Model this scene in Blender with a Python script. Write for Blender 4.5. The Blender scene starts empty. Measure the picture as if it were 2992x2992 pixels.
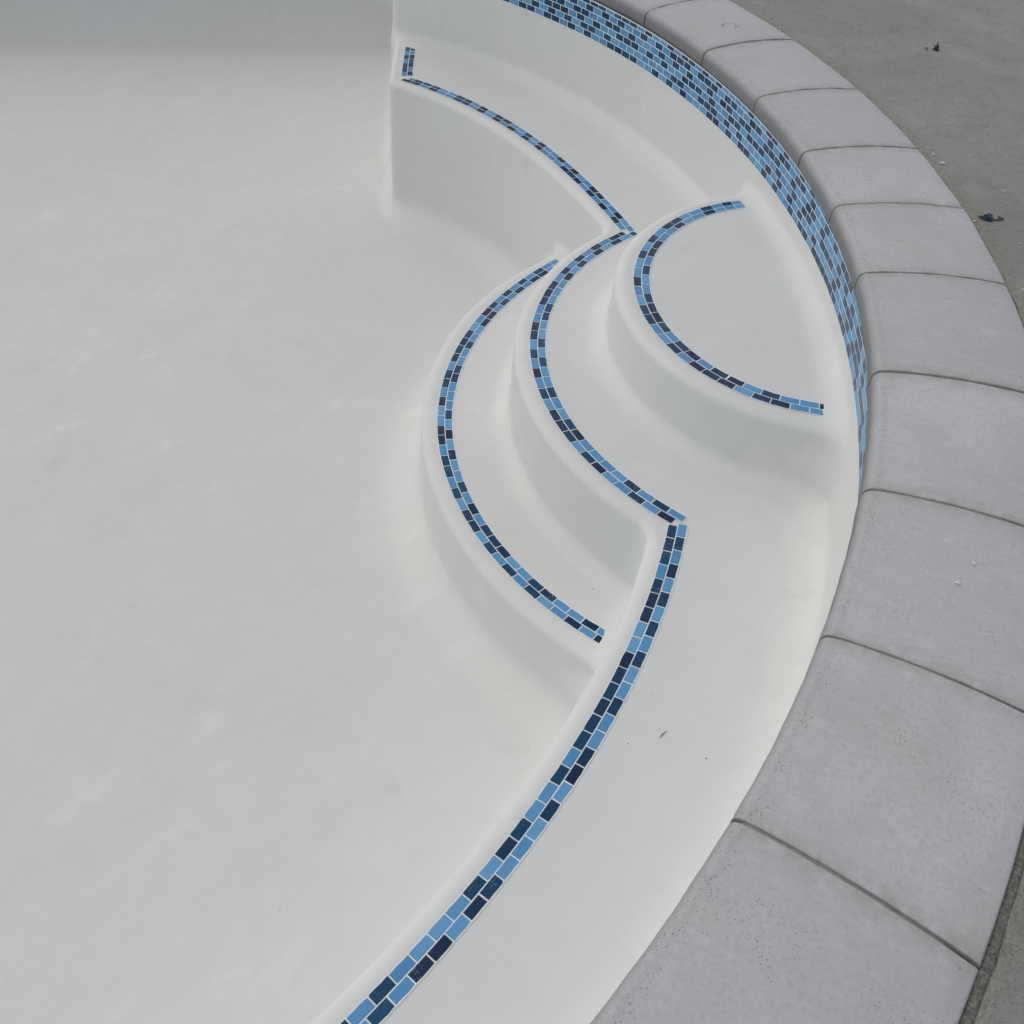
import bpy, bmesh, math, random
import numpy as np
from mathutils import Vector, Matrix

# ------------------------------------------------------------------ camera, light, exposure
S = bpy.context.scene
COL = S.collection
PITCH, ROLL, FOC = 45.3994, 3.8403, 2957.68
cam_d = bpy.data.cameras.new('camera')
cam_d.sensor_width = 36.0
cam_d.lens = FOC / 2992.0 * 36.0
cam_d.clip_start = 0.05
cam_d.clip_end = 400.0
cam = bpy.data.objects.new('camera', cam_d)
COL.objects.link(cam)
cam.matrix_world = (Matrix.Translation((0, 0, 1.42))
                    @ Matrix.Rotation(math.radians(90 - PITCH), 4, 'X')
                    @ Matrix.Rotation(math.radians(ROLL), 4, 'Z'))
S.camera = cam

SUN_EL, SUN_AZ = 62.0, 308.0          # degrees; azimuth measured clockwise from +Y
world = bpy.data.worlds.new('World')
S.world = world
world.use_nodes = True
wt = world.node_tree
bg = wt.nodes['Background']
sky = wt.nodes.new('ShaderNodeTexSky')
sky.sky_type = 'NISHITA'
sky.sun_disc = False
sky.sun_elevation = math.radians(SUN_EL)
sky.sun_rotation = math.radians(SUN_AZ)
sky.air_density = 1.6
sky.dust_density = 4.0
sky.ozone_density = 1.0
# high thin cloud: the blue of the clear sky is washed out
SKY_SAT, ZEN, HOR = 0.36, 0.34, 1.45
hsv = wt.nodes.new('ShaderNodeHueSaturation')
hsv.inputs['Saturation'].default_value = SKY_SAT
wt.links.new(sky.outputs['Color'], hsv.inputs['Color'])
tc = wt.nodes.new('ShaderNodeTexCoord')
sep = wt.nodes.new('ShaderNodeSeparateXYZ')
wt.links.new(tc.outputs['Generated'], sep.inputs[0])
mr = wt.nodes.new('ShaderNodeMapRange')
mr.inputs['From Min'].default_value = 0.15
mr.inputs['From Max'].default_value = 1.0
mr.inputs['To Min'].default_value = HOR
mr.inputs['To Max'].default_value = ZEN
wt.links.new(sep.outputs['Z'], mr.inputs['Value'])
vm = wt.nodes.new('ShaderNodeVectorMath')
vm.operation = 'SCALE'
wt.links.new(hsv.outputs['Color'], vm.inputs[0])
wt.links.new(mr.outputs['Result'], vm.inputs['Scale'])
wt.links.new(vm.outputs['Vector'], bg.inputs['Color'])
bg.inputs['Strength'].default_value = 0.10
sun_d = bpy.data.lights.new('sun', 'SUN')
sun_d.energy = 0.7
sun_d.angle = math.radians(100)
sun_d.color = (1.0, 0.965, 0.92)
sun = bpy.data.objects.new('sun', sun_d)
COL.objects.link(sun)
az, el = math.radians(SUN_AZ), math.radians(SUN_EL)
sdir = Vector((math.sin(az) * math.cos(el), math.cos(az) * math.cos(el), math.sin(el)))
sun.rotation_euler = (-sdir).to_track_quat('-Z', 'Y').to_euler()
S.view_settings.view_transform = 'Standard'
S.view_settings.look = 'None'
S.view_settings.exposure = 0.02
S.view_settings.gamma = 1.0
S.render.resolution_x = 1024
S.render.resolution_y = 1024
random.seed(7)

# ------------------------------------------------------------------ measured plan of the pool (metres)
Z_A, Z_B, Z_C = -0.3036, -0.5145, -0.7932         # treads below the coping edge
CW = np.array([-2.251, 2.523])                     # centre of the curved wall
CC = np.array([-2.337, 2.514])                     # centre of the coping curve
S_B1 = [(-0.6399,5.0108),(-0.6364,4.9614),(-0.6333,4.9118),(-0.6305,4.8629),(-0.6275,4.8155),(-0.6242,4.7664),(-0.6204,4.7156),(-0.6161,4.6665)]
S_B2 = [(-0.6275,4.6437),(-0.5833,4.6203),(-0.5394,4.5951),(-0.4961,4.5680),(-0.4546,4.5402),(-0.4140,4.5110),(-0.3749,4.4809),(-0.3363,4.4494),(-0.2995,4.4175),(-0.2632,4.3841),(-0.2266,4.3486),(-0.1892,4.3102),(-0.1536,4.2715),(-0.1205,4.2338),(-0.0868,4.1934),(-0.0549,4.1531),(-0.0244,4.1129),(0.0047,4.0726),(0.0327,4.0324),(0.0612,3.9896),(0.0877,3.9481),(0.1166,3.9011),(0.1442,3.8543),(0.1703,3.8082),(0.1956,3.7620),(0.2212,3.7136),(0.2458,3.6653),(0.2697,3.6170),(0.2921,3.5703),(0.3156,3.5201),(0.3368,3.4736),(0.3595,3.4225)]
S_B3 = [(0.3380,3.3735),(0.3012,3.3362),(0.2666,3.2972),(0.2363,3.2592),(0.2057,3.2163),(0.1785,3.1734),(0.1540,3.1297),(0.1322,3.0858),(0.1121,3.0390),(0.0934,2.9880),(0.0788,2.9398),(0.0665,2.8900),(0.0570,2.8394),(0.0505,2.7906),(0.0467,2.7426),(0.0453,2.6917),(0.0466,2.6422),(0.0505,2.5939),(0.0569,2.5451),(0.0657,2.4976),(0.0777,2.4478),(0.0926,2.3980),(0.1101,2.3498),(0.1296,2.3035),(0.1514,2.2588),(0.1762,2.2142),(0.2014,2.1737),(0.2312,2.1312),(0.2609,2.0932),(0.2922,2.0571),(0.3278,2.0199),(0.3650,1.9851),(0.4039,1.9522),(0.4433,1.9223)]
S_B4 = [(0.4451,1.8958),(0.4349,1.8476),(0.4233,1.7981),(0.4109,1.7497),(0.3971,1.7004),(0.3825,1.6519),(0.3669,1.6036),(0.3503,1.5557),(0.3328,1.5079),(0.3146,1.4609),(0.2956,1.4147),(0.2760,1.3693),(0.2553,1.3236),(0.2340,1.2787),(0.2112,1.2329),(0.1878,1.1878),(0.1637,1.1431),(0.1391,1.0995),(0.1129,1.0546),(0.0865,1.0113),(0.0591,0.9678),(0.0306,0.9242),(0.0014,0.8810),(-0.0279,0.8390),(-0.0577,0.7976),(-0.0878,0.7571),(-0.1193,0.7161),(-0.1512,0.6757),(-0.1836,0.6357),(-0.2170,0.5958),(-0.2498,0.5569),(-0.2832,0.5187),(-0.3172,0.4810),(-0.3519,0.4439),(-0.3873,0.4074),(-0.4233,0.3716)]
S_C = [(0.1007,3.5993),(0.0680,3.5602),(0.0351,3.5181),(0.0042,3.4759),(-0.0227,3.4363),(-0.0516,3.3905),(-0.0772,3.3467),(-0.1013,3.3019),(-0.1227,3.2585),(-0.1456,3.2075),(-0.1658,3.1572),(-0.1829,3.1095),(-0.1987,3.0594),(-0.2112,3.0136),(-0.2231,2.9625),(-0.2327,2.9130),(-0.2398,2.8661),(-0.2456,2.8149),(-0.2492,2.7652),(-0.2509,2.7155),(-0.2504,2.6646),(-0.2481,2.6160),(-0.2436,2.5660),(-0.2372,2.5170),(-0.2290,2.4696),(-0.2181,2.4190),(-0.2057,2.3716),(-0.1900,2.3207),(-0.1734,2.2741),(-0.1547,2.2281),(-0.1336,2.1819),(-0.1114,2.1383),(-0.0872,2.0954),(-0.0611,2.0536),(-0.0332,2.0129),(-0.0032,1.9730),(0.0301,1.9327),(0.0638,1.8954),(0.1003,1.8586),(0.1385,1.8235),(0.1769,1.7913),(0.2180,1.7599),(0.2579,1.7322)]
S_A = [(0.7317,3.2798),(0.6982,3.2678),(0.6624,3.2519),(0.6282,3.2332),(0.5876,3.2063),(0.5460,3.1726),(0.5147,3.1421),(0.4832,3.1059),(0.4550,3.0673),(0.4272,3.0212),(0.4042,2.9742),(0.3851,2.9242),(0.3710,2.8750),(0.3602,2.8189),(0.3549,2.7667),(0.3540,2.7149),(0.3570,2.6668),(0.3644,2.6160),(0.3753,2.5687),(0.3910,2.5195),(0.4101,2.4737),(0.4314,2.4323),(0.4587,2.3888),(0.4873,2.3511),(0.5195,2.3155),(0.5578,2.2802),(0.5978,2.2502),(0.6434,2.2226),(0.6890,2.2014),(0.7385,2.1846),(0.7888,2.1739)]
# seams between the two tile rows of every trim line; one point per tile joint
# colour of each tile (L pale blue, D navy) for the pool-side row and the wall-side row

def wall_r(th):      # radius of the wall face about CW
    t = [-180, -60, -42, -30, -15, -8, -1, 9, 20, 30, 38, 44, 49, 60, 70]
    r = [3.17, 3.17, 3.172, 3.172, 3.165, 3.156, 3.149, 3.142, 3.139, 3.136, 3.124, 3.110, 3.095, 3.03, 2.99]
    return np.interp(np.degrees(th), t, r)

def nose_r(th):      # radius of the coping nose about CW
    t = [-180, -42, -36, -31, -25, -19, 0, 20, 34, 44, 49, 60, 70]
    r = [3.165, 3.161, 3.151, 3.1455, 3.138, 3.1335, 3.131, 3.132, 3.130, 3.108, 3.092, 3.027, 2.987]
    return np.interp(np.degrees(th), t, r)

def polar(c, r, th):
    return np.stack([c[0] + r * np.cos(th), c[1] + r * np.sin(th)], -1)

# ------------------------------------------------------------------ helpers
def mat(name):
    m = bpy.data.materials.new(name)
    m.use_nodes = True
    nt = m.node_tree
    return m, nt, nt.nodes['Principled BSDF']

def N(nt, kind, **kw):
    n = nt.nodes.new(kind)
    for k, v in kw.items():
        if k in n.inputs:
            n.inputs[k].default_value = v
        else:
            setattr(n, k, v)
    return n

def ramp(nt, src, stops, interp='LINEAR'):
    r = nt.nodes.new('ShaderNodeValToRGB')
    r.color_ramp.interpolation = interp
    e = r.color_ramp.elements
    while len(e) < len(stops):
        e.new(0.5)
    for k, (p, c) in enumerate(stops):
        e[k].position = p
        e[k].color = (c, c, c, 1) if isinstance(c, (int, float)) else (*c, 1)
    nt.links.new(src, r.inputs['Fac'])
    return r.outputs['Color']

def mix(nt, a, b, fac, mode='MIX'):
    m = nt.nodes.new('ShaderNodeMix')
    m.data_type = 'RGBA'
    m.blend_type = mode
    for s, v in ((m.inputs['Factor'], fac), (m.inputs['A'], a), (m.inputs['B'], b)):
        if isinstance(v, bpy.types.NodeSocket):
            nt.links.new(v, s)
        elif isinstance(v, tuple):
            s.default_value = (*v, 1)
        else:
            s.default_value = v
    return m.outputs['Result']

def math_(nt, op, a, b=0.0):
    m = nt.nodes.new('ShaderNodeMath')
    m.operation = op
    for s, v in ((m.inputs[0], a), (m.inputs[1], b)):
        if isinstance(v, bpy.types.NodeSocket):
            nt.links.new(v, s)
        else:
            s.default_value = v
    return m.outputs[0]

def coords(nt, scale=(1, 1, 1), rot=(0, 0, 0)):
    g = nt.nodes.new('ShaderNodeNewGeometry')
    rt = nt.nodes.new('ShaderNodeMapping')
    rt.inputs['Rotation'].default_value = rot
    nt.links.new(g.outputs['Position'], rt.inputs['Vector'])
    mp = nt.nodes.new('ShaderNodeMapping')
    mp.inputs['Scale'].default_value = scale
    nt.links.new(rt.outputs['Vector'], mp.inputs['Vector'])
    return mp.outputs['Vector']

def noise(nt, vec, scale, detail=3.0, rough=0.5, dist=0.0):
    n = nt.nodes.new('ShaderNodeTexNoise')
    n.inputs['Scale'].default_value = scale
    n.inputs['Detail'].default_value = detail
    n.inputs['Roughness'].default_value = rough
    n.inputs['Distortion'].default_value = dist
    nt.links.new(vec, n.inputs['Vector'])
    return n.outputs['Fac']

def voro(nt, vec, scale, out='Distance', rand=1.0):
    n = nt.nodes.new('ShaderNodeTexVoronoi')
    n.inputs['Scale'].default_value = scale
    n.inputs['Randomness'].default_value = rand
    nt.links.new(vec, n.inputs['Vector'])
    return n.outputs[out]

def bump(nt, bsdf, hts):
    prev = None
    for h, strength, dist in hts:
        b = nt.nodes.new('ShaderNodeBump')
        b.inputs['Strength'].default_value = strength
        b.inputs['Distance'].default_value = dist
        nt.links.new(h, b.inputs['Height'])
        if prev:
            nt.links.new(prev, b.inputs['Normal'])
        prev = b.outputs['Normal']
    nt.links.new(prev, bsdf.inputs['Normal'])

def attr(nt, name):
    a = nt.nodes.new('ShaderNodeAttribute')
    a.attribute_name = name
    return a.outputs['Color']

# ------------------------------------------------------------------ materials
def plaster_material():
    m, nt, b = mat('white_plaster')
    v = coords(nt)
    w = coords(nt, (1.0, 1.6, 1.0), (0, 0, math.radians(-55)))
    big = noise(nt, v, 0.9, 4, 0.55, 0.6)
    cloud = noise(nt, v, 3.5, 5, 0.6, 0.8)
    sweep = noise(nt, w, 3.4, 8, 0.72, 0.3)
    hue = noise(nt, v, 1.7, 2, 0.5)
    base = mix(nt, (0.806, 0.814, 0.803), (0.824, 0.823, 0.796), ramp(nt, hue, [(0.35, 0.0), (0.65, 1.0)]))
    base = mix(nt, base, (0.765, 0.765, 0.745), math_(nt, 'MULTIPLY', ramp(nt, big, [(0.42, 0.0), (0.66, 1.0)]), 0.55))
    # rubbed pale smears and grey trowel burns
    smear = ramp(nt, sweep, [(0.53, 0.0), (0.68, 1.0)])
    patch = ramp(nt, noise(nt, v, 1.3, 3, 0.6), [(0.48, 0.0), (0.62, 1.0)])
    smear = math_(nt, 'MULTIPLY', smear, patch)
    base = mix(nt, base, (0.90, 0.895, 0.87), math_(nt, 'MULTIPLY', smear, 0.9))
    burn = math_(nt, 'MULTIPLY', ramp(nt, sweep, [(0.30, 1.0), (0.42, 0.0)]), ramp(nt, cloud, [(0.45, 0.0), (0.6, 1.0)]))
    base = mix(nt, base, (0.68, 0.69, 0.68), math_(nt, 'MULTIPLY', burn, 0.60))
    mot = noise(nt, v, 14, 6, 0.72, 0.6)
    base = mix(nt, base, (0.745, 0.745, 0.735), math_(nt, 'MULTIPLY', ramp(nt, mot, [(0.50, 0.0), (0.72, 1.0)]), 0.38))
    # vertical runs on the wall faces
    run = noise(nt, coords(nt, (14, 14, 1.6)), 1.0, 4, 0.6)
    g = nt.nodes.new('ShaderNodeNewGeometry')
    sx = nt.nodes.new('ShaderNodeSeparateXYZ')
    nt.links.new(g.outputs['Normal'], sx.inputs[0])
    steep = ramp(nt, math_(nt, 'ABSOLUTE', sx.outputs['Z']), [(0.2, 1.0), (0.6, 0.0)])
    base = mix(nt, base, (0.84, 0.84, 0.82), math_(nt, 'MULTIPLY', math_(nt, 'MULTIPLY', ramp(nt, run, [(0.58, 0.0), (0.68, 1.0)]), steep), 0.35))
    # level parts tinted grey by slope: painted shading that makes the coves read brighter
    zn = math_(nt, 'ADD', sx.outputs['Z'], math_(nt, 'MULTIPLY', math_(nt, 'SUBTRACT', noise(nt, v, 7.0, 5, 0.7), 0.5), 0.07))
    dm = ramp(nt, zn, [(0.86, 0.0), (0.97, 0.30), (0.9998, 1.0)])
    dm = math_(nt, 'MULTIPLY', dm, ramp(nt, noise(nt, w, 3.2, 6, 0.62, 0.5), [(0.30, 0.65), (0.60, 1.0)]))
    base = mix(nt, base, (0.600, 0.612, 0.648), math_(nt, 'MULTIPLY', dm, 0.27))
    # tiny specks of dirt
    sp = voro(nt, v, 9.0)
    spr = voro(nt, v, 9.0, 'Color')
    on = ramp(nt, math_(nt, 'MULTIPLY', spr, 1.0), [(0.80, 0.0), (0.81, 1.0)])
    dot = math_(nt, 'MULTIPLY', ramp(nt, sp, [(0.012, 1.0), (0.022, 0.0)]), on)
    base = mix(nt, base, (0.22, 0.20, 0.18), dot)
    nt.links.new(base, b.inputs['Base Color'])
    b.inputs['Roughness'].default_value = 0.62
    b.inputs['Specular IOR Level'].default_value = 0.35
    bump(nt, b, [(noise(nt, v, 2.2, 3, 0.5), 0.45, 0.014), (sweep, 0.22, 0.004), (noise(nt, v, 160, 3, 0.6), 0.10, 0.0006)])
    return m

def tile_material(name, pale):
    m, nt, b = mat(name)
    c = attr(nt, 'tone')
    v = coords(nt)
    if pale:
        col = mix(nt, (0.080, 0.285, 0.560), (0.150, 0.395, 0.690), c)
    else:
        col = mix(nt, (0.002, 0.018, 0.066), (0.005, 0.075, 0.178), c)
    streak = noise(nt, v, 130, 4, 0.7)
    col = mix(nt, col, (0.30, 0.45, 0.60), math_(nt, 'MULTIPLY', ramp(nt, streak, [(0.55, 0.0), (0.8, 1.0)]), 0.22 if pale else 0.10))
    # plaster spatter
    sp = voro(nt, v, 260)
    pm = noise(nt, v, 11, 3, 0.6)
    dots = math_(nt, 'MULTIPLY', ramp(nt, sp, [(0.16, 1.0), (0.26, 0.0)]), ramp(nt, pm, [(0.54, 0.0), (0.60, 1.0)]))
    col = mix(nt, col, (0.62, 0.68, 0.72), math_(nt, 'MULTIPLY', dots, 0.75))
    nt.links.new(col, b.inputs['Base Color'])
    b.inputs['Roughness'].default_value = 0.16
    b.inputs['Specular IOR Level'].default_value = 0.22
    bump(nt, b, [(noise(nt, v, 45, 2, 0.5), 0.20, 0.0012)])
    return m

def grout_material():
    m, nt, b = mat('white_grout')
    v = coords(nt)
    col = mix(nt, (0.82, 0.84, 0.86), (0.90, 0.92, 0.93), noise(nt, v, 60, 3))
    nt.links.new(col, b.inputs['Base Color'])
    b.inputs['Roughness'].default_value = 0.8
    bump(nt, b, [(noise(nt, v, 300, 2), 0.3, 0.0005)])
    return m

def coping_material():
    m, nt, b = mat('grey_precast_concrete')
    v = coords(nt)
    oi = nt.nodes.new('ShaderNodeObjectInfo')
    tint = ramp(nt, oi.outputs['Random'], [(0.0, (0.512, 0.516, 0.548)), (1.0, (0.592, 0.597, 0.630))])
    big = noise(nt, v, 3.0, 4, 0.6, 0.5)
    col = mix(nt, tint, (0.49, 0.497, 0.505), math_(nt, 'MULTIPLY', ramp(nt, big, [(0.42, 0.0), (0.66, 1.0)]), 0.85))
    warm = noise(nt, v, 5.0, 3, 0.6)
    col = mix(nt, col, (0.52, 0.52, 0.485), math_(nt, 'MULTIPLY', ramp(nt, warm, [(0.55, 0.0), (0.72, 1.0)]), 0.5))
    fine = noise(nt, v, 120, 4, 0.7)
    col = mix(nt, col, (0.43, 0.437, 0.445), math_(nt, 'MULTIPLY', ramp(nt, fine, [(0.48, 0.0), (0.72, 1.0)]), 0.7))
    # clusters of pin-holes
    pv = voro(nt, v, 165)
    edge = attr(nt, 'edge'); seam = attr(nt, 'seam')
    where = ramp(nt, noise(nt, v, 5.0, 5, 0.75, 1.0), [(0.54, 0.0), (0.68, 1.0)])
    lip = math_(nt, 'MULTIPLY', ramp(nt, edge, [(0.15, 0.0), (0.32, 1.0), (0.60, 1.0), (0.75, 0.0)]), ramp(nt, noise(nt, v, 16, 4, 0.7), [(0.42, 0.0), (0.60, 1.0)]))
    where = math_(nt, 'MAXIMUM', where, math_(nt, 'MAXIMUM', lip, math_(nt, 'MULTIPLY', seam, 0.3)))
    pit = math_(nt, 'MULTIPLY', ramp(nt, pv, [(0.17, 1.0), (0.27, 0.0)]), where)
    col = mix(nt, col, (0.15, 0.15, 0.15), math_(nt, 'MULTIPLY', pit, 0.9))
    # brush marks
    br = noise(nt, coords(nt, (0.25, 1, 1), (0, 0, math.radians(25))), 70, 4, 0.7)
    col = mix(nt, col, (0.63, 0.635, 0.645), math_(nt, 'MULTIPLY', ramp(nt, br, [(0.52, 0.0), (0.72, 1.0)]), 0.45))
    # stray dark and chalk-white flecks
    for sc, lim, c2, sz in ((21, 0.80, (0.10, 0.10, 0.10), 0.028), (17, 0.86, (0.78, 0.78, 0.76), 0.034), (33, 0.88, (0.8, 0.8, 0.78), 0.035)):
        d = voro(nt, v, sc)
        on = ramp(nt, voro(nt, v, sc, 'Color'), [(lim, 0.0), (lim + 0.01, 1.0)])
        col = mix(nt, col, c2, math_(nt, 'MULTIPLY', ramp(nt, d, [(sz, 1.0), (sz * 1.8, 0.0)]), on))
    # mortar wiped over the arrises beside the joints
    sm = math_(nt, 'MULTIPLY', seam, ramp(nt, noise(nt, v, 34, 5, 0.7), [(0.36, 0.0), (0.56, 1.0)]))
    col = mix(nt, col, (0.40, 0.40, 0.375), math_(nt, 'MULTIPLY', sm, 0.75))
    chalk = ramp(nt, noise(nt, v, 9.0, 7, 0.75, 0.4), [(0.60, 0.0), (0.72, 1.0)])
    col = mix(nt, col, (0.66, 0.665, 0.67), math_(nt, 'MULTIPLY', chalk, 0.45))
    # worn, sand-rough band along the nose
    rough = ramp(nt, noise(nt, v, 420, 3, 0.7), [(0.40, 0.0), (0.62, 1.0)])
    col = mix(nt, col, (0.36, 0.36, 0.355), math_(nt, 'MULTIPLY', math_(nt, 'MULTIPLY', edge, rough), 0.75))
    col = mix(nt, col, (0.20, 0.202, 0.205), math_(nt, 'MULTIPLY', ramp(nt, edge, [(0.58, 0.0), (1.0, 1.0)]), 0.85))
    nt.links.new(col, b.inputs['Base Color'])
    b.inputs['Roughness'].default_value = 0.86
    b.inputs['Specular IOR Level'].default_value = 0.25
    h2 = math_(nt, 'SUBTRACT', fine, pit)
    bump(nt, b, [(big, 0.25, 0.006), (h2, 0.40, 0.0012), (noise(nt, v, 480, 3, 0.7), 0.25, 0.0006)])
    return m
math_rot = math.radians(60)

def deck_material():
    m, nt, b = mat('rough_brown_grey_concrete')
    v = coords(nt)
    big = noise(nt, v, 1.4, 5, 0.6, 0.8)
    mid = noise(nt, v, 7, 5, 0.65)
    col = mix(nt, (0.372, 0.362, 0.350), (0.425, 0.422, 0.422), ramp(nt, big, [(0.35, 0.0), (0.65, 1.0)]))
    smooth = ramp(nt, noise(nt, v, 3.2, 3, 0.5, 0.4), [(0.56, 0.0), (0.66, 1.0)])
    col = mix(nt, col, (0.46, 0.46, 0.465), math_(nt, 'MULTIPLY', smooth, 0.5))
    col = mix(nt, col, (0.30, 0.285, 0.26), math_(nt, 'MULTIPLY', ramp(nt, mid, [(0.5, 0.0), (0.72, 1.0)]), 0.4))
    grit = noise(nt, coords(nt, (1, 1.7, 1), (0, 0, 0.5)), 46, 6, 0.75)
    col = mix(nt, col, (0.17, 0.165, 0.15), math_(nt, 'MULTIPLY', ramp(nt, grit, [(0.31, 1.0), (0.45, 0.0)]), 0.5))
    gm = nt.nodes.new('ShaderNodeVectorMath'); gm.operation = 'DISTANCE'
    flatp = nt.nodes.new('ShaderNodeNewGeometry')
    nt.links.new(flatp.outputs['Position'], gm.inputs[0]); gm.inputs[1].default_value = (-2.337, 2.514, 0)
    rim = math_(nt, 'ADD', gm.outputs['Value'], math_(nt, 'MULTIPLY', noise(nt, v, 26, 5, 0.7), 0.09))
    band = ramp(nt, math_(nt, 'SUBTRACT', rim, 3.0), [(0.645, 1.0), (0.700, 0.0)])
    gravel = voro(nt, v, 170, 'Color')
    gcol = mix(nt, (0.22, 0.205, 0.17), (0.56, 0.54, 0.46), gravel)
    col = mix(nt, col, gcol, math_(nt, 'MULTIPLY', band, 0.75))
    fl = voro(nt, v, 13)
    on = ramp(nt, voro(nt, v, 13, 'Color'), [(0.87, 0.0), (0.88, 1.0)])
    col = mix(nt, col, (0.6, 0.59, 0.56), math_(nt, 'MULTIPLY', ramp(nt, fl, [(0.03, 1.0), (0.06, 0.0)]), on))
    nt.links.new(col, b.inputs['Base Color'])
    b.inputs['Roughness'].default_value = 0.92
    b.inputs['Specular IOR Level'].default_value = 0.2
    bump(nt, b, [(mid, 0.7, 0.016), (grit, 0.9, 0.012), (math_(nt, 'MULTIPLY', gravel, band), 0.8, 0.006), (noise(nt, v, 260, 4, 0.7), 0.6, 0.003)])
    return m

def mortar_material():
    m, nt, b = mat('dark_gritty_mortar')
    v = coords(nt)
    g = noise(nt, v, 150, 5, 0.75)
    col = mix(nt, (0.12, 0.117, 0.11), (0.40, 0.39, 0.365), ramp(nt, g, [(0.35, 0.0), (0.68, 1.0)]))
    nt.links.new(col, b.inputs['Base Color'])
    b.inputs['Roughness'].default_value = 0.95
    bump(nt, b, [(g, 0.9, 0.005)])
    return m

def flat_material(name, c1, c2, rough=0.7, sc=80):
    m, nt, b = mat(name)
    v = coords(nt)
    nt.links.new(mix(nt, c1, c2, noise(nt, v, sc, 3, 0.6)), b.inputs['Base Color'])
    b.inputs['Roughness'].default_value = rough
    bump(nt, b, [(noise(nt, v, sc * 3, 3), 0.4, 0.001)])
    return m

PLASTER = plaster_material()
PALE = tile_material('pale_blue_glass', True)
NAVY = tile_material('navy_glass', False)
GROUT = grout_material()
CONC = coping_material()
DECK = deck_material()
MORTAR = mortar_material()
JOINT = flat_material('grey_joint_mortar', (0.16, 0.16, 0.15), (0.46, 0.455, 0.43), 0.95, 95)
CRUMB = flat_material('dried_plaster', (0.70, 0.70, 0.67), (0.80, 0.80, 0.77), 0.9, 200)
DARKBIT = flat_material('dark_rubber', (0.010, 0.020, 0.022), (0.035, 0.050, 0.050), 0.5, 150)
BROWN = flat_material('dry_brown_twig', (0.10, 0.085, 0.07), (0.18, 0.15, 0.12), 0.9, 200)
BLUEBIT = flat_material('dark_blue_plastic', (0.012, 0.025, 0.085), (0.05, 0.085, 0.17), 0.35, 60)

# ------------------------------------------------------------------ object helpers
def tag(o, label=None, cat=None, group=None, kind=None):
    if label: o['label'] = label
    if cat: o['category'] = cat
    if group: o['group'] = group
    if kind: o['kind'] = kind
    return o

def mesh_obj(name, verts, faces, mats, parent=None, smooth=False, midx=None, attrs=None):
    me = bpy.data.meshes.new(name)
    me.from_pydata([tuple(map(float, p)) for p in verts], [], [tuple(map(int, f)) for f in faces])
    for m in (mats if isinstance(mats, list) else [mats]):
        me.materials.append(m)
    if midx is not None:
        me.polygons.foreach_set('material_index', np.array(midx, dtype=np.int32))
    if smooth:
        me.polygons.foreach_set('use_smooth', np.ones(len(me.polygons), dtype=bool))
    if attrs:
        for an, dom, vals in attrs:
            a = me.attributes.new(an, 'FLOAT', dom)
            a.data.foreach_set('value', np.array(vals, dtype=np.float32))
    me.update()
    o = bpy.data.objects.new(name, me)
    COL.objects.link(o)
    if parent: o.parent = parent
    return o

# ------------------------------------------------------------------ plaster shell: one smooth solid field, cut into the things it shows
def poly_sdf(P, poly):
    """signed distance (negative inside) from points P (n,2) to polygon"""
    a = np.asarray(poly, float); b = np.roll(a, -1, 0)
    out = np.empty(len(P)); e = b - a; ee = (e ** 2).sum(1)
    for s in range(0, len(P), 4000):
        p = P[s:s + 4000]
        w = p[:, None, :] - a[None]
        t = np.clip((w * e[None]).sum(2) / ee, 0, 1)
        d2 = ((w - e[None] * t[..., None]) ** 2).sum(2).min(1)
        c1 = p[:, None, 1] >= a[None, :, 1]; c2 = p[:, None, 1] < b[None, :, 1]
        cr = e[None, :, 0] * w[..., 1] - e[None, :, 1] * w[..., 0]
        inside = (((c1 & c2 & (cr > 0)) | (~c1 & ~c2 & (cr < 0))).sum(1) % 2) == 1
        out[s:s + 4000] = np.sqrt(d2) * np.where(inside, -1, 1)
    return out

# outline of the pool void
th = np.radians(np.arange(59.5, -90.1, -0.75))
arc = polar(CW, wall_r(th), th)
far = [(-7.0, 6.20), (-0.95, 7.12)]
FARN = np.array([far[1][1] - far[0][1], -(far[1][0] - far[0][0])]); FARN = FARN / np.hypot(*FARN)
pool_poly = np.array([(-7.0, 9.0), (-1.12, 9.0), (-0.735, 5.16)] + list(arc) + [(-7.0, arc[-1][1])])
# bench (its trim seam, pushed out to the riser)
B1r, B2r, B3r, B4r = (np.array(s) for s in (S_B1, S_B2, S_B3, S_B4))
c12 = np.array([-0.6194, 4.6553]); c23 = np.array([0.3665, 3.4083]); c34 = np.array([0.4531, 1.9103])
t2 = np.arctan2(B2r[0][1] - CW[1], B2r[0][0] - CW[0]); r2 = np.hypot(*(B2r[0] - CW))
ext2 = [polar(CW, r2 + 0.0 * k, t2 + 0.02 * k) for k in range(14, 0, -1)]
ta = np.arctan2(c23[1] - CW[1], c23[0] - CW[0]); tb = np.arctan2(c34[1] - CW[1], c34[0] - CW[0])
mid = [polar(CW, np.hypot(*(c23 - CW)) * (1 - s) + np.hypot(*(c34 - CW)) * s, ta * (1 - s) + tb * s) for s in np.linspace(0.05, 0.95, 14)]
b_end = np.array(S_B4[-1]); r_end = np.hypot(*(b_end - CW)); t_end = np.arctan2(b_end[1] - CW[1], b_end[0] - CW[0])
thb = np.arange(t_end - 0.03, math.radians(-91), -0.035)
bench_poly = np.array(ext2 + list(B2r) + [c23] + mid + [c34] + list(B4r[1:])
                      + list(polar(CW, r_end, thb)) + [(-2.2, -2.0), (2.5, -2.0), (2.5, 6.5), (-1.3, 6.5)])
SIDE0, SIDE1 = np.array([-0.692, 4.60]), np.array([-0.730, 5.16])
cM, rM = np.array([0.986, 2.692]), 0.940
OFF = 0.070
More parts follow.
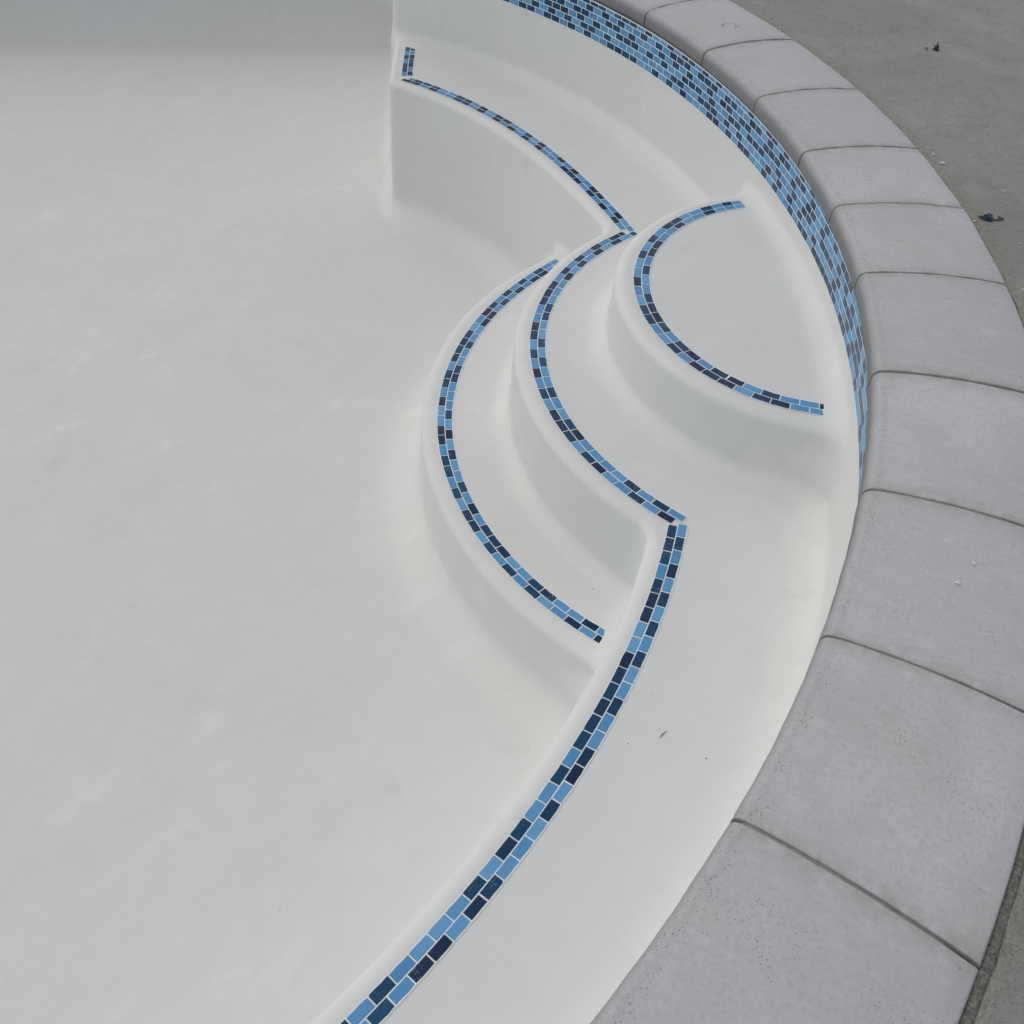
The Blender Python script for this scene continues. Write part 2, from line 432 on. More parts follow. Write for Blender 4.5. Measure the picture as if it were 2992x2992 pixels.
cA, rA = np.array([0.938, 2.733]), 0.588 + 0.078
cC, rC = np.array([0.980, 2.720]), 1.232 + 0.080

def wob(x, y, s, ph):
    return (np.sin(x * 5.1 * s + ph) * np.cos(y * 4.3 * s - ph * 1.7) + 0.6 * np.sin((x + y) * 9.7 * s + ph * 2.1)) * 0.5

def rmin(a, b, r):
    return np.maximum(r, np.minimum(a, b)) - np.sqrt(np.maximum(r - a, 0) ** 2 + np.maximum(r - b, 0) ** 2)

def rmax(a, b, r):
    return np.minimum(-r, np.maximum(a, b)) + np.sqrt(np.maximum(a + r, 0) ** 2 + np.maximum(b + r, 0) ** 2)

def floor_z(x, y):
    return -1.085 - 0.021 * (y - 1.7)

def flat2d(P):
    dw = -poly_sdf(P, pool_poly) + 0.0015 * wob(P[:, 0], P[:, 1], 0.8, 0.4)
    df = (P[:, 0] - far[0][0]) * FARN[0] + (P[:, 1] - far[0][1]) * FARN[1] + 0.006 * wob(P[:, 0], P[:, 1], 0.6, 0.9)
    w1 = 0.0030 * wob(P[:, 0], P[:, 1], 1.0, 1.3)
    db = poly_sdf(P, bench_poly) - OFF + w1
    dm = np.hypot(P[:, 0] - cM[0], P[:, 1] - cM[1]) - rM - 0.074 + w1
    sd = (SIDE1 - SIDE0) / np.linalg.norm(SIDE1 - SIDE0)
    dsd = -((P[:, 0] - SIDE0[0]) * sd[1] - (P[:, 1] - SIDE0[1]) * sd[0])
    db = rmax(rmin(db, dm, 0.045), dsd * 1.7, 0.022)
    da = np.hypot(P[:, 0] - cA[0], P[:, 1] - cA[1]) - rA + 0.003 * wob(P[:, 0], P[:, 1], 1.0, 2.0)
    dc = np.hypot(P[:, 0] - cC[0], P[:, 1] - cC[1]) - rC + 0.003 * wob(P[:, 0], P[:, 1], 1.0, 3.0)
    return dw, db, da, dc, df

def field(dw, db, da, dc, df, x, y, z, parts=False):
    sf = z - floor_z(x, y)
    batter = 0.03 * np.clip(-0.22 - z, 0, 1)      # walls and risers lean back a little
    # horizontal distances are stretched, so noses and coves run out long on the treads and turn short on the risers
    sc = rmax(z - Z_C, (dc + 0.04 * (z - Z_C)) / 1.8, 0.024)
    sb = rmax(z - Z_B, (db + 0.02 * (z - Z_B)) / 1.8, 0.024)
    sa = rmax(z - Z_A, (da + 0.04 * (z - Z_A)) / 1.8, 0.024)
    sw = dw - batter
    if parts:
        return sf, np.minimum(sw, df), sa, sb, sc
    low = np.clip((-0.82 - z) / 0.12, 0, 1); low = low * low * (3 - 2 * low)
    s = rmin(sc, sf, 0.095)
    s = rmin(sb, s, 0.042 + 0.055 * low * (1 - 0.35 * np.clip((-0.64 - x) / 0.08, 0, 1)))
    s = rmin(sa, s, 0.042)
    ta_ = np.clip((z + 0.42) / 0.10, 0, 1)      # tighter where the top step meets the wall
    s = rmin(sw / (2.6 - 0.7 * ta_ - 1.3 * np.clip((-0.60 - x) / 0.15, 0, 1)), s, 0.050 - 0.008 * ta_ + 0.020 * low)
    s = rmin(df / 1.1, s, 0.10 + 0.26 * low)
    return s

def axis(*segs):
    out = [segs[0][0]]
    for a, b, h in segs:
        n = max(1, int(round((b - a) / h)))
        out += list(a + (b - a) * np.arange(1, n + 1) / n)
    return np.array(out)

GX = axis((-7.6, -3.6, 0.25), (-3.6, -0.95, 0.04), (-0.95, 1.12, 0.0115))
GY = axis((-1.2, 0.3, 0.06), (0.3, 5.35, 0.0115), (5.35, 7.55, 0.03))
GZ = axis((-1.36, 0.015, 0.0115))
XX, YY = np.meshgrid(GX, GY, indexing='ij')
P2 = np.stack([XX.ravel(), YY.ravel()], 1)
d4 = [d.reshape(XX.shape).astype(np.float32) for d in flat2d(P2)]
nx, ny, nz = len(GX), len(GY), len(GZ)
F = np.empty((nx, ny, nz), np.float32)
for k, zz in enumerate(GZ):
    F[:, :, k] = field(*d4, XX, YY, zz)

def bil(g, x, y):
    i = np.clip(np.searchsorted(GX, x) - 1, 0, nx - 2); j = np.clip(np.searchsorted(GY, y) - 1, 0, ny - 2)
    u = (x - GX[i]) / (GX[i + 1] - GX[i]); v = (y - GY[j]) / (GY[j + 1] - GY[j])
    return (g[i, j] * (1 - u) * (1 - v) + g[i + 1, j] * u * (1 - v) + g[i, j + 1] * (1 - u) * v + g[i + 1, j + 1] * u * v)

def fexact(V):
    ds = flat2d(V[:, :2])
    return field(*ds, V[:, 0], V[:, 1], V[:, 2])

def grad_exact(V):
    e = 0.0015
    g = np.empty_like(V)
    D0 = {}
    for ax in range(2):
        o = np.zeros(3); o[ax] = e
        g[:, ax] = (fexact(V + o) - fexact(V - o)) / (2 * e)
    ds = flat2d(V[:, :2])
    g[:, 2] = (field(*ds, V[:, 0], V[:, 1], V[:, 2] + e) - field(*ds, V[:, 0], V[:, 1], V[:, 2] - e)) / (2 * e)
    return g

# naive surface nets, vectorised
neg = F < 0
cell = np.zeros((nx - 1, ny - 1, nz - 1), np.uint8)
for a in (0, 1):
    for b_ in (0, 1):
        for c in (0, 1):
            cell += neg[a:nx - 1 + a, b_:ny - 1 + b_, c:nz - 1 + c]
act = (cell > 0) & (cell < 8)
ci, cj, ck = np.nonzero(act)
vid = -np.ones(act.shape, np.int32)
vid[ci, cj, ck] = np.arange(len(ci))
acc = np.zeros((len(ci), 3)); cnt = np.zeros(len(ci))
corners = [(a, b_, c) for a in (0, 1) for b_ in (0, 1) for c in (0, 1)]
for p in corners:
    for ax in range(3):
        if p[ax] == 0:
            q = list(p); q[ax] = 1
            f0 = F[ci + p[0], cj + p[1], ck + p[2]]; f1 = F[ci + q[0], cj + q[1], ck + q[2]]
            mk = (f0 < 0) != (f1 < 0)
            t = np.where(mk, f0 / np.where(mk, f0 - f1, 1), 0)
            A = np.stack([GX[ci + p[0]], GY[cj + p[1]], GZ[ck + p[2]]], 1)
            B = np.stack([GX[ci + q[0]], GY[cj + q[1]], GZ[ck + q[2]]], 1)
            acc += np.where(mk[:, None], A + (B - A) * t[:, None], 0); cnt += mk
V = acc / cnt[:, None]
quads = []
for ax in range(3):
    sl0 = [slice(0, n) for n in (nx, ny, nz)]; sl1 = list(sl0)
    sl0[ax] = slice(0, (nx, ny, nz)[ax] - 1); sl1[ax] = slice(1, (nx, ny, nz)[ax])
    chg = neg[tuple(sl0)] != neg[tuple(sl1)]
    I = np.stack(np.nonzero(chg), 1)
    u, w = [(1, 2), (2, 0), (0, 1)][ax]
    lim = np.array([nx, ny, nz])
    ok = (I[:, u] > 0) & (I[:, w] > 0) & (I[:, u] < lim[u] - 1) & (I[:, w] < lim[w] - 1)
    I = I[ok]
    sgn = neg[I[:, 0], I[:, 1], I[:, 2]]
    def vv(du, dw_):
        J = I.copy(); J[:, u] -= du; J[:, w] -= dw_
        return vid[J[:, 0], J[:, 1], J[:, 2]]
    q = np.stack([vv(1, 1), vv(0, 1), vv(0, 0), vv(1, 0)], 1)
    q[~sgn] = q[~sgn][:, ::-1]
    quads.append(q)
quads = np.concatenate(quads)
quads = quads[(quads >= 0).all(1)]
# push the vertices on to the true surface and take their normals from the field
G = grad_exact(V)
val = fexact(V)
V = V - G * (val / np.maximum((G ** 2).sum(1), 0.07))[:, None]
G = grad_exact(V)
val = fexact(V)
V = V - G * np.clip(val / np.maximum((G ** 2).sum(1), 0.07), -0.01, 0.01)[:, None]
NRM = G / np.linalg.norm(G, axis=1)[:, None]
cen = V[quads].mean(1)
ds = flat2d(cen[:, :2])
sf, sw, sa, sb, sc = field(*ds, cen[:, 0], cen[:, 1], cen[:, 2], parts=True)
lab = np.argmin(np.stack([sf, sw, sa, sb, sc]), 0)
keep = cen[:, 2] < -0.068
# nothing of the shell may reach past the back of the walls
quads, lab = quads[keep], lab[keep]

def shell(name, code):
    q = quads[lab == code]
    used = np.unique(q)
    remap = -np.ones(len(V), np.int64); remap[used] = np.arange(len(used))
    me = bpy.data.meshes.new(name)
    me.from_pydata(V[used].tolist(), [], remap[q].tolist())
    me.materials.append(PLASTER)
    me.polygons.foreach_set('use_smooth', np.ones(len(q), dtype=bool))
    me.normals_split_custom_set_from_vertices(NRM[used].tolist())
    me.update()
    o = bpy.data.objects.new(name, me)
    COL.objects.link(o)
    return o

tag(shell('pool_floor', 0), kind='structure')
tag(shell('pool_wall', 1), 'white plaster pool wall curving under the blue waterline tiles', 'pool wall')
top_step = tag(shell('pool_step', 2), 'highest rounded white plaster step, a half moon against the pool wall', 'step')
bench = tag(shell('pool_bench', 3), 'long white plaster bench along the curved wall, bulging out as the middle step', 'bench')
low_step = tag(shell('pool_step', 4), 'lowest rounded white plaster step, just above the pool floor', 'step')

# ------------------------------------------------------------------ tile trims on the treads
def seam_fn(pts):
    pts = np.asarray(pts, float)
    tan = np.gradient(pts, axis=0)
    tan /= np.linalg.norm(tan, axis=1)[:, None]
    n = np.arange(len(pts))
    def f(t):
        t = np.asarray(t, float)
        over = t - np.clip(t, 0, len(pts) - 1)
        p = np.stack([np.interp(t, n, pts[:, k]) for k in (0, 1)], -1)
        tg = np.stack([np.interp(t, n, tan[:, k]) for k in (0, 1)], -1)
        tg /= np.linalg.norm(tg, axis=-1)[..., None]
        return p + tg * (over * 0.0508)[..., None], tg
    return f

def trim(parent, pts, outer, inner, side, z, phi0, phi1, o0=0.0, i0=0.0, o_end=None, i_end=None, label=None, o_clip=-9.0, i_clip=-9.0):
    """two rows of glass tiles either side of a seam; side=+1 when the pool lies to the left of travel.
    i0 / o0: seam index at which the first tile of the row starts"""
    f = seam_fn(pts)
    verts, faces, mi, tone = [], [], [], []
    rim = []
    for row, (seq, start) in enumerate(((outer, o0), (inner, i0))):
        n = len(seq)
        def u_of(k):
            if row == 0: return start + k
            return start + k + phi0 + (phi1 - phi0) * k / max(1, n)
        for k, ch in enumerate(seq):
            t0, t1 = u_of(k), u_of(k + 1)
            endv = o_end if row == 0 else i_end
            if endv is not None: t1 = min(t1, endv)
            t0 = max(t0, o_clip if row == 0 else i_clip)
            if t1 - t0 < 0.12: continue
            g = 0.0016 / 0.0508
            t0 += g; t1 -= g
            m = 6
            tt = t0 + (t1 - t0) * np.array([0, 0.045, 0.33, 0.67, 0.955, 1.0])
            p, tg = f(tt)
            nrm = np.stack([-tg[:, 1], tg[:, 0]], 1) * side * (1 if row == 0 else -1)
            d0 = 0.0015
            d1 = np.full(m, 0.0243) + np.array([random.uniform(-0.0009, 0.0006) for _ in range(m)])
            corner = random.choice([0.0, 0.001, 0.0015, 0.003])
            if random.random() < 0.5: d1[0] -= corner
            if random.random() < 0.5: d1[-1] -= corner
            zz = z + 0.0022 + random.uniform(-0.0003, 0.0003)
            ins = [p + nrm * d0, p + nrm * d1[:, None]]
            ring = list(ins[0]) + list(ins[1][::-1])
            base = len(verts); L = len(ring)
            cx = np.mean(ring, 0)
            tx, ty = random.uniform(-0.02, 0.02), random.uniform(-0.02, 0.02)
            for q in ring: verts.append((q[0], q[1], z + 0.0002))
            for q in ring: verts.append((q[0], q[1], zz - 0.0006))
            for q in ring:
                dd = cx - q; dd = dd / np.linalg.norm(dd)
                verts.append((q[0] + dd[0] * 0.0014, q[1] + dd[1] * 0.0014, zz + (q[0] - cx[0]) * tx + (q[1] - cx[1]) * ty))
            tn = random.random()
            for s_ in range(2):
                for i in range(L):
                    j = (i + 1) % L
                    fc = (base + s_ * L + i, base + s_ * L + j, base + (s_ + 1) * L + j, base + (s_ + 1) * L + i)
                    faces.append(fc); mi.append(0 if ch == 'L' else 1); tone.append(tn)
            # top as strips of quads
            for i in range(m - 1):
                faces.append((base + 2 * L + i, base + 2 * L + i + 1, base + 2 * L + (L - 2 - i), base + 2 * L + (L - 1 - i)))
                mi.append(0 if ch == 'L' else 1); tone.append(tn)
            rim.append((t0, t1, row, d1))
    o = mesh_obj('tile_trim', verts, faces, [PALE, NAVY], parent, midx=mi, attrs=[('tone', 'FACE', tone)])
    bm = bmesh.new(); bm.from_mesh(o.data); bmesh.ops.recalc_face_normals(bm, faces=bm.faces); bm.to_mesh(o.data); bm.free()
    if label: o['label'] = label
    # grout bed with a ragged plaster-side rim
    gv, gf = [], []
    for (t0, t1, row, d1) in rim:
        tt = np.linspace(t0 - 0.030, t1 + 0.030, 6)
        p, tg = f(tt)
        nrm = np.stack([-tg[:, 1], tg[:, 0]], 1) * side * (1 if row == 0 else -1)
        e = d1 + 0.0034
        b0 = len(gv)
        zg = z + 0.0011 + 0.00012 * (len(gv) // 12 % 2) + (0.00025 if row else 0)
        for q in p - nrm * 0.0008: gv.append((q[0], q[1], zg))
        for q in p + nrm * e[:, None]: gv.append((q[0], q[1], zg))
        for i in range(5):
            fc = (b0 + i, b0 + i + 1, b0 + 7 + i, b0 + 6 + i)
            gf.append(fc)
    gr = mesh_obj('grout', gv, gf, GROUT, o)
    bm = bmesh.new(); bm.from_mesh(gr.data)
    for fc in bm.faces:
        fc.normal_update()
        if fc.normal.z < 0: fc.normal_flip()
    bm.to_mesh(gr.data); bm.free()
    return o

trim(bench, S_B1, 'DLDLDDL', 'DLDDDLD', -1, Z_B, -0.15, -0.15, label='short straight double row of blue tiles at the bench end', o_end=6.85, i_end=6.75)
trim(bench, S_B2, 'DDLDLLDDLDLDLDLDLDLLLDDDLDLDLDL', 'LDDDLLDDLDLDDLLDLDLLDLDLLDDLLDLL', -1, Z_B, 0.0, -0.5,
     i_clip=0.45, i_end=31.2, o_end=30.85, label='blue tile line on the far arc of the bench')
trim(bench, S_B3, 'DDLDLDLDLDDDLLDDLDLDLDLDDDLDDLLDLD', 'DLDLDLDLDLLLDDLLDLDLLDLLDDLLLLDLDL', -1, Z_B, -0.7, 0.35,
     o0=-1.0, i0=-1.0, o_clip=-0.5, i_clip=-1.2, o_end=33.05, i_end=33.65, label='blue tile line round the nose of the middle step')
trim(bench, S_B4, 'DDDLDDDLLDDDDDDLDLLDDLDLLLLDLDLD', 'LDLDLDLDLDLLDLLDDLDLLLDDLDDLDLLD', -1, Z_B, -0.2, -0.5,
     i0=0.0, label='blue tile line on the near arc of the bench')
trim(low_step, S_C, 'LLDLDLDLDDLLDDDDLDDLDLLDDLDDLDLDDLDLDLDLLDLD', 'LDDLDLDLDDLLDLLDDLLLDLDLDLLDLDLDDDLLDDLLDL', -1, Z_C, 1.0, 1.85,
     o0=-1.0, i0=-1.0, o_clip=-0.8, i_clip=0.2, o_end=42.45, i_end=42.75)
trim(top_step, S_A, 'LDLDLLDDLDLDLLDLLDDLLDLDDDLDDLL', 'LLLDLLDLLDDLDLLDDDDLDDLDDLDLLD', -1, Z_A, 0.0, 1.55, o_end=31.05, i_end=31.1, i_clip=0.0)

# ------------------------------------------------------------------ waterline tiles under the coping
def waterline():
    Zt, rows, pitch, rh = -0.0685, 6, 0.0508, 0.0259
    lines = [Zt, Zt - 0.0165] + [Zt - 0.0165 - rh * k for k in range(1, 6)]
    ths = np.radians(np.linspace(59, -89, 1500))
    R = wall_r(ths)
    # shell wobble is followed so that the tiles stay proud of the plaster
    P = polar(CW, R, ths)
    d = flat2d(P)[0]
    R = R - 0.0002 + d * 0
    s = np.r_[0, np.cumsum(np.linalg.norm(np.diff(P, axis=0), axis=1))]
    total = s[-1]
    verts, faces, mi, tone = [], [], [], []
    cur = {}
    for r in range(rows):
        above = cur
        z1, z0 = lines[r], lines[r + 1]
        off = (0.5 if r % 2 else 0.0) * pitch - 0.02
        u = off
        prev = 'L'; cur = {}
        while u < total:
            up = above.get(int((u + pitch * 0.3) / pitch), 'L')
            pd = 0.49 + (0.13 if prev == 'L' else -0.13) + (0.12 if up == 'L' else -0.12)
            ch = 'D' if random.random() < pd else 'L'
            prev = ch
            cur[int((u + pitch * 0.3) / pitch)] = ch
            a, b_ = max(u, 0) + 0.0017, min(u + pitch, total) - 0.0017
            u += pitch
            if b_ - a < 0.006: continue
            uu = np.array([a, (a + b_) / 2, b_]); t3 = np.interp(uu, s, ths)
            rr = np.interp(uu, s, R)
            prod = 0.0036 + random.uniform(-0.0003, 0.0003)
            zb, zt2 = z0 + 0.0016, z1 - 0.0016
            base = len(verts)
            for (inset, rad) in ((0, 0.0), (0, prod - 0.0007), (0.0011, prod)):
                for zv, sg in ((zb + inset, 1), (zt2 - inset, -1)):
                    idx = range(3) if sg == 1 else range(2, -1, -1)
                    for i in idx:
                        tt = t3[i] + (0 if i == 1 else (inset / rr[i]) * (-1 if i == 0 else 1))
                        q = polar(CW, rr[i] - rad, tt)
                        verts.append((q[0], q[1], zv))
            tn = random.uniform(0.1, 1.0) if ch == 'L' else random.uniform(0.35, 1.5); m_ = 0 if ch == 'L' else 1
            for k in range(2):
                for i in range(6):
                    j = (i + 1) % 6
                    faces.append((base + k * 6 + i, base + k * 6 + j, base + k * 6 + 6 + j, base + k * 6 + 6 + i)); mi.append(m_); tone.append(tn)
            b2 = base + 12
            faces.append((b2, b2 + 1, b2 + 4, b2 + 5)); mi.append(m_); tone.append(tn)
            faces.append((b2 + 1, b2 + 2, b2 + 3, b2 + 4)); mi.append(m_); tone.append(tn)
    o = mesh_obj('waterline_tiles', verts, faces, [PALE, NAVY], midx=mi, attrs=[('tone', 'FACE', tone)])
    bm = bmesh.new(); bm.from_mesh(o.data); bmesh.ops.recalc_face_normals(bm, faces=bm.faces); bm.to_mesh(o.data); bm.free()
    tag(o, 'band of six rows of mixed navy and pale blue glass tiles under the coping', 'tile band')
    gv, gf = [], []
    zb = lines[-1]
    zz = [Zt + 0.0060, Zt + 0.0055, Zt + 0.0010, zb - 0.0012, zb - 0.0036, zb - 0.0042]
    pr = [0.0065, 0.0060, 0.0028, 0.0028, 0.0018, -0.004]
    st = ths[::4]; Rr = R[::4]
    for t, r_ in zip(st, Rr):
        for zv, q in zip(zz, pr):
            p = polar(CW, r_ - q, t); gv.append((p[0], p[1], zv))
    for i in range(len(st) - 1):
        for k in range(5):
            a = i * 6 + k
            gf.append((a, a + 1, a + 7, a + 6))
    gr = mesh_obj('grout', gv, gf, GROUT, o, smooth=False)
waterline()

# ------------------------------------------------------------------ coping stones
CREST = 0.011
joint_pts = [(0.4089, 4.2111), (0.6078, 3.8489), (0.7527, 3.4696), (0.8507, 3.0778), (0.8948, 2.7406), (0.8913, 2.3806), (0.8410, 1.9510), (0.7396, 1.5418), (0.5867, 1.1455), (0.3924, 0.7653)]
jang = [math.atan2(p[1] - CW[1], p[0] - CW[0]) for p in joint_pts]
step_a = math.radians(7.45)
ang = [jang[0] + step_a * k for k in range(3, 0, -1)] + jang + [jang[-1] - step_a * k for k in range(1, 5)]

def outer_pt(t):     # outer edge of the coping for a joint leaving the pool at angle t
    p = polar(CW, nose_r(np.array([t]))[0] + 0.017, t)
    d = p - CC
    d = d / np.linalg.norm(d)
    return d

def coping_stone(t0, t1, label):
    """t0 > t1; cross-section swept between two joints"""
    n = 30
    W = 0.368
    # profile: (distance out from the nose, height, edge weight)
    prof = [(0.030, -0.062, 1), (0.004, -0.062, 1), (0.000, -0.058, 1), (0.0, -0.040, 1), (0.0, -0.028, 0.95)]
    for k in range(1, 8):
        a = math.pi / 2 * k / 7
        prof.append((0.024 * (1 - math.cos(a)), -0.026 + 0.024 * math.sin(a), 0.92 - 0.07 * k))
    prof += [(0.0275, -0.0017, 0.55), (0.0315, -0.0002, 0.35)]
    for k in range(1, 11):
        u = k / 10
        prof.append((0.031 + (W - 0.019) * u, CREST * (1 - (2 * u - 1) ** 2), 0.25 * max(0, 1 - u * 9)))
    prof += [(W + 0.0150, -0.0013, 0.1), (W + 0.0170, -0.0040, 0.3), (W + 0.0172, -0.0070, 0.3), (W + 0.0172, -0.062, 0.3)]
    m = len(prof)
    gap = 0.0032
    verts, ed, sea, faces = [], [], [], []
    jit = [random.uniform(-0.0012, 0.0012) for _ in range(2)]
    lift = random.uniform(-0.0012, 0.0012)
    rows_t = [t0 - gap / 3.2, t0 - (gap + 0.0016) / 3.2, t0 - (gap + 0.004) / 3.2]
    rows_t += list(np.linspace(t0 - 0.010, t1 + 0.010, n))
    rows_t += [t1 + (gap + 0.004) / 3.2, t1 + (gap + 0.0016) / 3.2, t1 + gap / 3.2]
    for ri, t in enumerate(rows_t):
        endr = ri == 0 or ri == len(rows_t) - 1
        base = polar(CW, nose_r(np.array([t]))[0], t)
        rad = (base - CC); rad = rad / np.linalg.norm(rad)
        for (dx, dz, e) in prof:
            q = base + rad * (dx + (0.0003 * math.sin(t * 97 + lift * 9e3) + 0.0003 * math.sin(t * 233 + dx * 40)) * (1 if dx < 0.033 else 0))
            dz2 = dz + lift + (0.0007 * math.sin(t * 71 + dx * 55 + lift * 5e3) if dz > -0.05 else 0)
            if endr and dz > -0.05: dz2 -= 0.0016
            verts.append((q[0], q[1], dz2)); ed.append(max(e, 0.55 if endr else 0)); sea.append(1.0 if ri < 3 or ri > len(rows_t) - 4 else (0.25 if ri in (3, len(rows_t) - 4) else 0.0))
    R_ = len(rows_t)
    for i in range(R_ - 1):
        for k in range(m - 1):
            faces.append((i * m + k, (i + 1) * m + k, (i + 1) * m + k + 1, i * m + k + 1))
        faces.append((i * m + m - 1, (i + 1) * m + m - 1, (i + 1) * m, i * m))
    faces.append(tuple(range(m)))
    faces.append(tuple(reversed(range((R_ - 1) * m, R_ * m))))
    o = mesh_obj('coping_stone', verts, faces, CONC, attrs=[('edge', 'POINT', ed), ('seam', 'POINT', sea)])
    me = o.data
    sm = np.ones(len(me.polygons), bool); sm[-2:] = False
    me.polygons.foreach_set('use_smooth', sm)
    bm = bmesh.new(); bm.from_mesh(me); bmesh.ops.recalc_face_normals(bm, faces=bm.faces); bm.to_mesh(me); bm.free()
    tag(o, label, 'coping stone', 'coping stones round the curved pool edge')
    return o

cop_labels = {
    2: 'grey coping stone cut off by the top edge of the photo, above the scratched one',
    3: 'grey coping stone with a scribbled scratch mark, topmost one mostly in view',
    4: 'grey coping stone directly below the scratched one',
    5: 'grey coping stone whose lower joint ends beside the largest white crumb on the deck',
    6: 'grey coping stone whose lower joint ends beside the crumpled blue plastic',
    7: 'grey coping stone whose upper joint ends beside the crumpled blue plastic',
    8: 'grey coping stone level with the lower half of the half moon top step',
    9: 'grey coping stone level with the lower end of the half moon step tile line',
    10: 'large grey coping stone with two white plaster flecks, where the waterline tiles vanish',
    11: 'large grey coping stone between the two nearest joints, reaching the dark filler strip',
    12: 'nearest grey coping stone, filling the bottom right corner of the photo',
}
stones = {}
for k in range(len(ang) - 1):
    stones[k] = coping_stone(ang[k], ang[k + 1], cop_labels.get(k, 'grey coping stone of the curved edge lying just outside the photo'))

# mortar filling the joints and the bed below the stones
def ring_mesh(name, t_list, prof_fn, material, smooth=True):
    verts, faces = [], []
    m = None
    for t in t_list:
        pr = prof_fn(t)
        m = len(pr)
        base = polar(CW, nose_r(np.array([t]))[0], t)
        rad = (base - CC); rad = rad / np.linalg.norm(rad)
        for dx, z in pr:
            q = base + rad * dx
            verts.append((q[0], q[1], z))
    for i in range(len(t_list) - 1):
        for k in range(m - 1):
            faces.append((i * m + k, (i + 1) * m + k, (i + 1) * m + k + 1, i * m + k + 1))
    return mesh_obj(name, verts, faces, material, smooth=smooth)

tl = np.linspace(math.radians(60), math.radians(-75), 300)
bed = ring_mesh('mortar_bed', tl, lambda t: [(0.010, -0.075), (0.010, -0.055), (0.006, -0.030), (0.020, -0.008), (0.034, -0.0042)]
                + [(0.034 + 0.325 * u, -0.0042 + CREST * (1 - (2 * u - 1) ** 2)) for u in (0.15, 0.3, 0.45, 0.6, 0.75, 0.9)] + [(0.376, -0.014), (0.376, -0.075)], JOINT)
tag(bed, 'grey mortar packed in the joints between the grey coping stones', 'mortar')

def gapw(t):
    return float(np.interp(math.degrees(t), [-45, -30, -18, 0, 40, 70], [0.019, 0.017, 0.010, 0.004, 0.003, 0.003]))

OUT = 0.385
def strip_prof(t):
    g = gapw(t); dz = float(np.interp(math.degrees(t), [-30, -10, 10], [-0.011, -0.009, -0.007]))
    return [(OUT - 0.010, -0.030), (OUT + 0.0005, dz - 0.004), (OUT + 0.002, dz), (OUT + g * 0.6, dz + 0.0010), (OUT + g + 0.004, dz - 0.001), (OUT + g + 0.010, -0.030)]
js = ring_mesh('joint_filler', tl, strip_prof, MORTAR)
tag(js, 'narrow dark gritty filler strip between the coping stones and the deck', 'joint filler')

# ------------------------------------------------------------------ deck: one big sheet with the pool cut out
def deck():
    inner = []
    for t in np.linspace(math.radians(60), math.radians(-75), 360):
        base = polar(CW, nose_r(np.array([t]))[0], t)
        rad = (base - CC); rad = rad / np.linalg.norm(rad)
        w = 0.0012 * math.sin(t * 61) + 0.0010 * math.sin(t * 173 + 1) + 0.0007 * math.sin(t * 397)
        inner.append(base + rad * (OUT + gapw(t) + w))
    hole = [np.array(p) for p in inner] + [np.array((-1.2, -0.66)), np.array((-7.0, -0.66)), np.array((-7.0, 6.21)), np.array((-0.95, 7.13)), np.array((-0.74, 5.2))]
    bm = bmesh.new()
    ZD = -0.0065
    hv = [bm.verts.new((p[0], p[1], ZD)) for p in hole]
    ov = [bm.verts.new((x, y, ZD)) for x, y in ((-120, -120), (120, -120), (120, 120), (-120, 120))]
    es = [bm.edges.new((hv[i], hv[(i + 1) % len(hv)])) for i in range(len(hv))]
    es += [bm.edges.new((ov[i], ov[(i + 1) % 4])) for i in range(4)]
    bmesh.ops.triangle_fill(bm, use_beauty=True, use_dissolve=False, edges=es, normal=(0, 0, 1))
    # arris and side of the slab
    lo = [bm.verts.new((v.co.x, v.co.y, -0.09)) for v in hv]
    for i in range(len(hv)):
        j = (i + 1) % len(hv)
        bm.faces.new((hv[i], hv[j], lo[j], lo[i]))
    bmesh.ops.recalc_face_normals(bm, faces=bm.faces)
    up = sum(f.normal.z * f.calc_area() for f in bm.faces)
    if up < 0:
        bmesh.ops.reverse_faces(bm, faces=bm.faces)
    me = bpy.data.meshes.new('deck_pavement'); bm.to_mesh(me); bm.free()
    me.materials.append(DECK)
    o = bpy.data.objects.new('deck_pavement', me); COL.objects.link(o)
    tag(o, kind='structure')
    return o
deck()

# ------------------------------------------------------------------ litter
CAMM = cam.matrix_world
def at(px, py, z):
    """point of the photograph -> the spot on the level z"""
    d = CAMM.to_3x3() @ Vector(((px - 1496) / FOC, -(py - 1496) / FOC, -1))
    o = CAMM.translation
    return o + d * ((z - o.z) / d.z)

def blob(name, p, size, material, flat=0.6, seed=0, parent=None):
    rnd = random.Random(seed)
    bm = bmesh.new()
    bmesh.ops.create_icosphere(bm, subdivisions=2, radius=1.0)
    k1, k2, k3 = rnd.uniform(1.5, 3.5), rnd.uniform(1.5, 3.5), rnd.uniform(0, 6)
    for v in bm.verts:
        n = 1 + 0.28 * math.sin(k1 * v.co.x * 2 + k3) * math.cos(k2 * v.co.y * 2) + rnd.uniform(-0.10, 0.10)
        v.co = Vector((v.co.x * size * n, v.co.y * size * n * rnd.uniform(0.62, 0.70), (v.co.z + 0.85) * size * flat * n))
    bmesh.ops.rotate(bm, verts=bm.verts, cent=(0, 0, 0), matrix=Matrix.Rotation(rnd.uniform(0, 6.28), 3, 'Z'))
    me = bpy.data.meshes.new(name); bm.to_mesh(me); bm.free()
    me.materials.append(material)
    o = bpy.data.objects.new(name, me); COL.objects.link(o)
    if parent: o.parent = parent
    else: o.location = p
    return o

